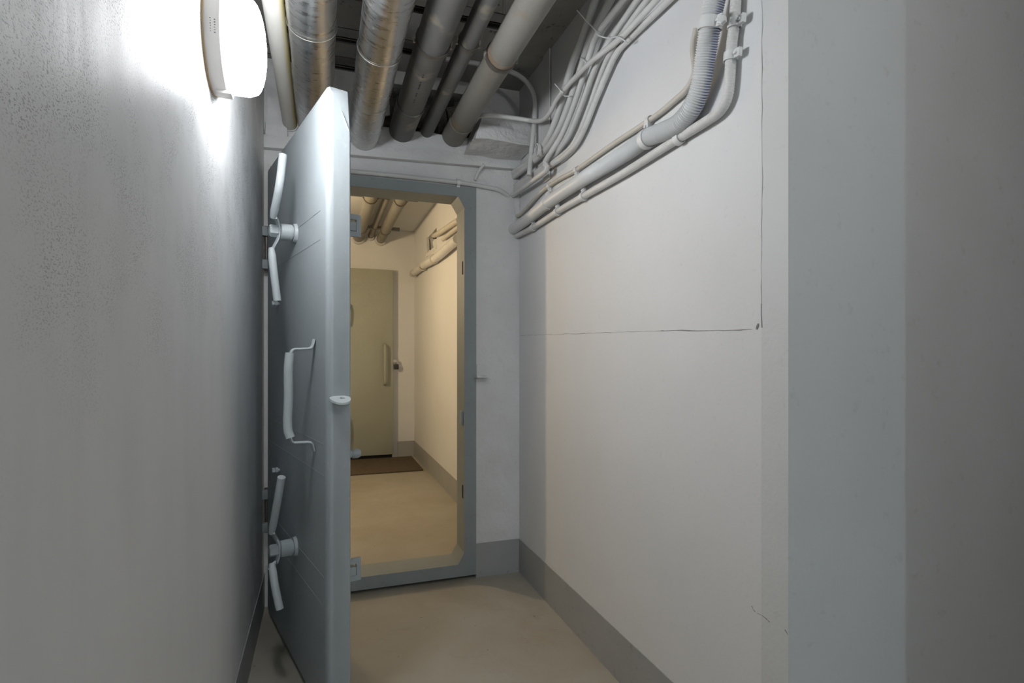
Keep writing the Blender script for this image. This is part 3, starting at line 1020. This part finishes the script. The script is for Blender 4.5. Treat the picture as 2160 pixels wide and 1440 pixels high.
def saddle(parent, pts, r, clip_w=.016, lug=True, name='saddle_clip', lug_sign=-1):
    """band round a conduit at the middle of two path points, with a screw lug on the wall side"""
    a, b = pts
    c = (a + b) / 2
    t = (b - a).normalized()
    bm = bmesh.new()
    w = clip_w / 2
    lathe(bm, [(-w, r + .0004), (-w, r + .0034), (w, r + .0034), (w, r + .0004), (-w, r + .0004)], c, t, 22)
    if lug:
        side = t.cross(Vector((1, 0, 0))).normalized() * lug_sign
        p = c + side * (r + .008)
        m = Matrix((side, t, Vector((1, 0, 0)))).transposed()
        vs = bmesh.ops.create_cube(bm, size=1.0)['verts']
        for v in vs:
            v.co = p + m @ Vector((v.co.x * .022, v.co.y * clip_w, v.co.z * .010))
        lathe(bm, [(0, 0), (0, .0042), (.006, .0036), (.006, 0)], p + Vector((-.004, 0, 0)), (-1, 0, 0), 10)
    s = finish(name, bm, 'clip', None, 40)
    s.parent = parent
    s.location -= parent.location
    return s


def at(pts, u, dist):
    """two nearby points of a pixel path round column/row u"""
    return pts


for (u0, v0, u1, v1) in ((1372, 288, 1358, 297), (1162, 423, 1148, 433)):
    saddle(bo, (W(u0, v0, .034), W(u1, v1, .034)), .0262, .022, True, 'pipe_clamp', -1)
saddle(bo, (W(1501, 36, .05), W(1496, 66, .05)), .0262, .026, True, 'pipe_clamp', 1)
# thumb screw of the top clamp
c = W(1524, 45, .055)
lathe_obj('clamp_screw', [(0, 0), (0, .011), (.010, .011), (.012, .008), (.012, 0)], c, (-.8, -.5, .1), 'clip', bo, 6, 30)
for (u0, v0, u1, v1, sg) in ((1550, 42, 1549, 58, 1), (1542, 112, 1541, 128, 1), (1440, 287, 1426, 296, -1), (1238, 410, 1224, 418, -1), (1182, 443, 1170, 450, -1), (1131, 476, 1119, 483, -1)):
    saddle(mo, (W(u0, v0, .0175), W(u1, v1, .0175)), .0136, .020, True, 'saddle_clip', sg)
cr = bpy.data.objects['conduit.001']
for (u0, v0, u1, v1) in ((1376, 250, 1364, 258), (1222, 354, 1212, 361), (1165, 387, 1154, 395)):
    saddle(cr, (W(u0, v0, .012), W(u1, v1, .012)), .0096, .016, True, 'saddle_clip', 1)

# cable ties and a loop of wire
def ribbon(name, label, pts, r=.0022):
    return tag(tube_obj(name, pts, r, 'clip', None, 6, False, .004), label, 'cable tie', 'cable ties on the bundle')


ribbon('cable_tie', 'white cable tie with a long loose tail near the ceiling', [W(1217, 22, .10), W(1236, 44, .085), W(1254, 62, .066), W(1262, 74, .066), W(1282, 80, .060), W(1304, 78, .062), W(1320, 88, .046), W(1326, 92, .02)])
ribbon('cable_tie', 'white cable tie halfway down the bundle with a short tail', [W(1170, 177, .09), W(1177, 185, .085), W(1184, 194, .08), W(1190, 202, .060), W(1203, 203, .044)])
ribbon('cable_tie', 'white cable tie round the two upper cables, beside the crossing cable', [W(1223, 122, .03), W(1228, 124, .052), W(1237, 131, .050), W(1243, 128, .03)])
c = W(1134, 316, .060)
path = [c + Vector((.005 * math.sin(a * .33), math.cos(a) * .022 * (1 + .12 * math.sin(a * .27)), math.sin(a) * .026)) for a in [2 * math.pi * i / 48 for i in range(130)]]
bm = bmesh.new(); sweep(bm, path, .0022, 6)
tag(finish('wire_loop', bm, 'white_cable', None, 60), 'small coil of thin wire hanging on the cable bundle', 'wire')

# conduit above the door frame and the short cable behind the lintel
pc = [on_y(700, 356, D - .012), on_y(746, 361.5, D - .012), on_y(860, 373, D - .012), on_y(967, 385, D - .012), on_y(1040, 397, D - .012), on_y(1056, 402, D - .014), on_y(1072, 414, D + .004)]
oc_ = tag(tube_obj('conduit', pc, .0108, 'white_cable'), 'thin white conduit running along the top of the door frame', 'conduit')
bm = bmesh.new()
p = on_y(967, 385, D - .012)
lathe(bm, [(-.008, .0112), (-.008, .0150), (.008, .0150), (.008, .0112), (-.008, .0112)], p, (1, 0, 0), 20)
add_box(bm, p.x - .008, p.x + .008, p.y, D, p.z - .022, p.z + .022, .002)
s = finish('saddle_clip', bm, 'clip', None, 40); s.parent = oc_; s.location -= oc_.location
tag(tube_obj('cable', [on_y(1022, 346, D - .034), on_y(1014, 355, D - .020), on_y(1007, 366, D - .012), on_y(1002, 380, D - .008)], .0075, 'white_cable'), 'short curved cable end under the lintel, above the frame corner', 'cable')

# hasp beside the frame
hp = anchor('wall_hasp', (FX1 + .03, D, .98), 'small painted hasp lug on the white wall beside the door frame', 'hasp')
box_obj('hasp_plate', (FX1 + .003, FX1 + .048, D - .004, D + .001, .995, 1.052), 'plaster', hp, .002)
bm = bmesh.new()
add_box(bm, FX1 - .008, FX1 + .054, D - .050, D, .988, .996, .002)
lug = finish('hasp_lug', bm, 'clip', hp, 40)
box_obj('lug_slot', (FX1 + .020, FX1 + .046, D - .036, D - .018, .9872, .9968), 'black', hp)

# ================================================================== ROOM BEHIND: door, mat, pipes, conduits
fd = anchor('door_2', (.25, FY - .06, .045), 'closed pale steel door at the end of the far room', 'door', None, 'structure')
box_obj('leaf', (-.21, .706, FY - .085, FY - .002, .047, 1.998), 'far_door', fd, .006, 40)
hx, z0, z1 = .618, .80, 1.20
hd = tube_obj('pull_handle', [Vector((hx, FY - .145, z1 - .015)), Vector((hx, FY - .147, (z0 + z1) / 2)), Vector((hx, FY - .145, z0 + .015))], .014, 'far_door', fd, 12)
for zz, sg in ((z1, 1), (z0, -1)):
    a = tube_obj('handle_tab', [Vector((hx, FY - .145, zz - sg * .02)), Vector((hx, FY - .135, zz)), Vector((hx, FY - .10, zz + sg * .004)), Vector((hx, FY - .086, zz + sg * .02))], .013, 'far_door', None, 8)
    a.parent = hd; a.location -= (hd.location + PARENT_LOC[fd.name])
for zz in (1.60, .43):
    k = lathe_obj('lever_hub', [(0, 0), (0, .035), (.02, .033), (.055, .024), (.06, 0)], (.245, FY - .085, zz), (0, -1, 0), 'far_door', fd, 18)
    g = tube_obj('lever_grip', [Vector((.245, FY - .13, zz + .02)), Vector((.255, FY - .155, zz - .05)), Vector((.25, FY - .15, zz - .19))], .012, 'far_door', None, 8)
    g.parent = k; g.location -= (k.location + PARENT_LOC[fd.name])
box_obj('hasp', (.700, .755, FY - .064, FY - .056, 1.02, 1.05), 'zinc', fd)
box_obj('gap_shade_block', (-.21, .70, FY - .055, FY - .002, 0.001, .047), 'gap', fd)  # near-black block painting the shade under the far door

pl = anchor('padlock', (.742, FY - .06, .945), 'black padlock hanging on the hasp of the far door', 'padlock')
box_obj('lock_body', (.718, .768, FY - .073, FY - .047, .945, 1.0), 'black', pl, .004, 40)
tube_obj('shackle', [Vector((.728, FY - .06, .998)), Vector((.728, FY - .06, 1.025)), Vector((.743, FY - .06, 1.045)), Vector((.758, FY - .06, 1.025)), Vector((.758, FY - .06, .998))], .0045, 'zinc', pl, 8)

# door mat
bm = bmesh.new()
add_box(bm, -.20, .905, 5.16, FY - .065, .0005, .014, .003)
tag(finish('doormat', bm, 'coir', None, 40), 'brown coir mat on the floor before the far door', 'doormat')

# pipes beyond the door
for (u, v, r, mat, lab) in ((755, 503, .052, 'pvc_beige', 'leftmost of the pipes under the ceiling of the far room'),
                            (781, 500, .029, 'pvc_beige', 'thin middle pipe under the ceiling of the far room'),
                            (802, 507, .046, 'pvc_beige', 'rightmost of the pipes under the ceiling of the far room')):
    e = on_y(u, v, FY)
    t = anchor('drain_pipe', (e.x, FY, e.z - r), lab, 'pipe', 'pipes under the ceiling of the far room')
    straight('pipe_tube', e.x, e.z, r, D2 - .02 if False else D2, FY + .03, mat, t, 22)
    lathe_obj('end_collar', [(-.07, r + .004), (-.07, r + .010), (.0, r + .014), (.02, r + .014)], (e.x, FY, e.z), (0, 1, 0), 'plaster', t, 22)
    clamp(t, e.x, e.z, r, 4.35, 2.33)
    clamp(t, e.x, e.z, r, 5.45, 2.33)
for y, lab in ((4.35, 'mounting rail across the middle of the far room ceiling'), (5.45, 'mounting rail across the far room ceiling next to the end wall')):
    tag(box_obj('mounting_rail', (.05, .72, y - .018, y + .018, 2.32, 2.35), 'rail', None, .002), lab, 'rail', 'mounting rails of the far room')
# conduit and sleeves on the far room's side wall
def far_w(u, v, off):
    return on_x(u, v, RX - off)


t = tube_obj('wall_conduit', [far_w(870, 578, .04), far_w(892, 561, .04), far_w(905, 553, .045), far_w(925, 540, .045), far_w(945, 522, .05), far_w(965, 504, .05)], .034, 'white_cable', None, 16)
tag(t, 'fat pale conduit sloping along the side wall of the far room', 'conduit')
for (u0, v0, u1, v1) in ((918, 545, 914, 548), (893, 561, 890, 563), (874, 575, 871, 577)):
    a, b = far_w(u0, v0, .044), far_w(u1, v1, .044)
    c = (a + b) / 2; tt = (b - a).normalized()
    bm = bmesh.new(); lathe(bm, [(-.02, .033), (-.02, .041), (.02, .041), (.02, .033), (-.02, .033)], c, tt, 20)
    s = finish('saddle_clip', bm, 'cream_cable', None, 40); s.parent = t; s.location -= t.location
tag(tube_obj('conduit', [far_w(913, 498, -.06), far_w(922, 494, .03), far_w(940, 482, .045), far_w(968, 464, .05)], .021, 'cream_cable', None, 12), 'pale conduit coming out of the broken hole in the far room wall', 'conduit')
tag(tube_obj('conduit', [far_w(934, 505, .025), far_w(946, 495, .03), far_w(970, 476, .03)], .016, 'cream_cable', None, 12), 'short pale conduit below the one leaving the broken hole', 'conduit')
wf = bpy.data.objects['wall_far_right']
PARENT_LOC[wf.name] = Vector(wf.location)
rough_block('broken_rim', (RX - .004, RX + .02, 5.17, 5.21, 2.03, 2.23), 'plaster', wf, .010, 6, 12, 1.0)
rough_block('broken_rim', (RX + .01, RX + .06, 4.70, 4.95, 2.05, 2.13), 'plaster', wf, .020, 6, 12, 2.0)
rough_block('broken_rim', (RX - .004, RX + .02, 4.72, 5.18, 2.03, 2.065), 'plaster', wf, .010, 8, 12, 3.0)
rough_block('broken_rim', (RX + .02, RX + .05, 4.74, 5.0, 2.17, 2.22), 'dark_hole', wf, .016, 8, 12, 4.0)
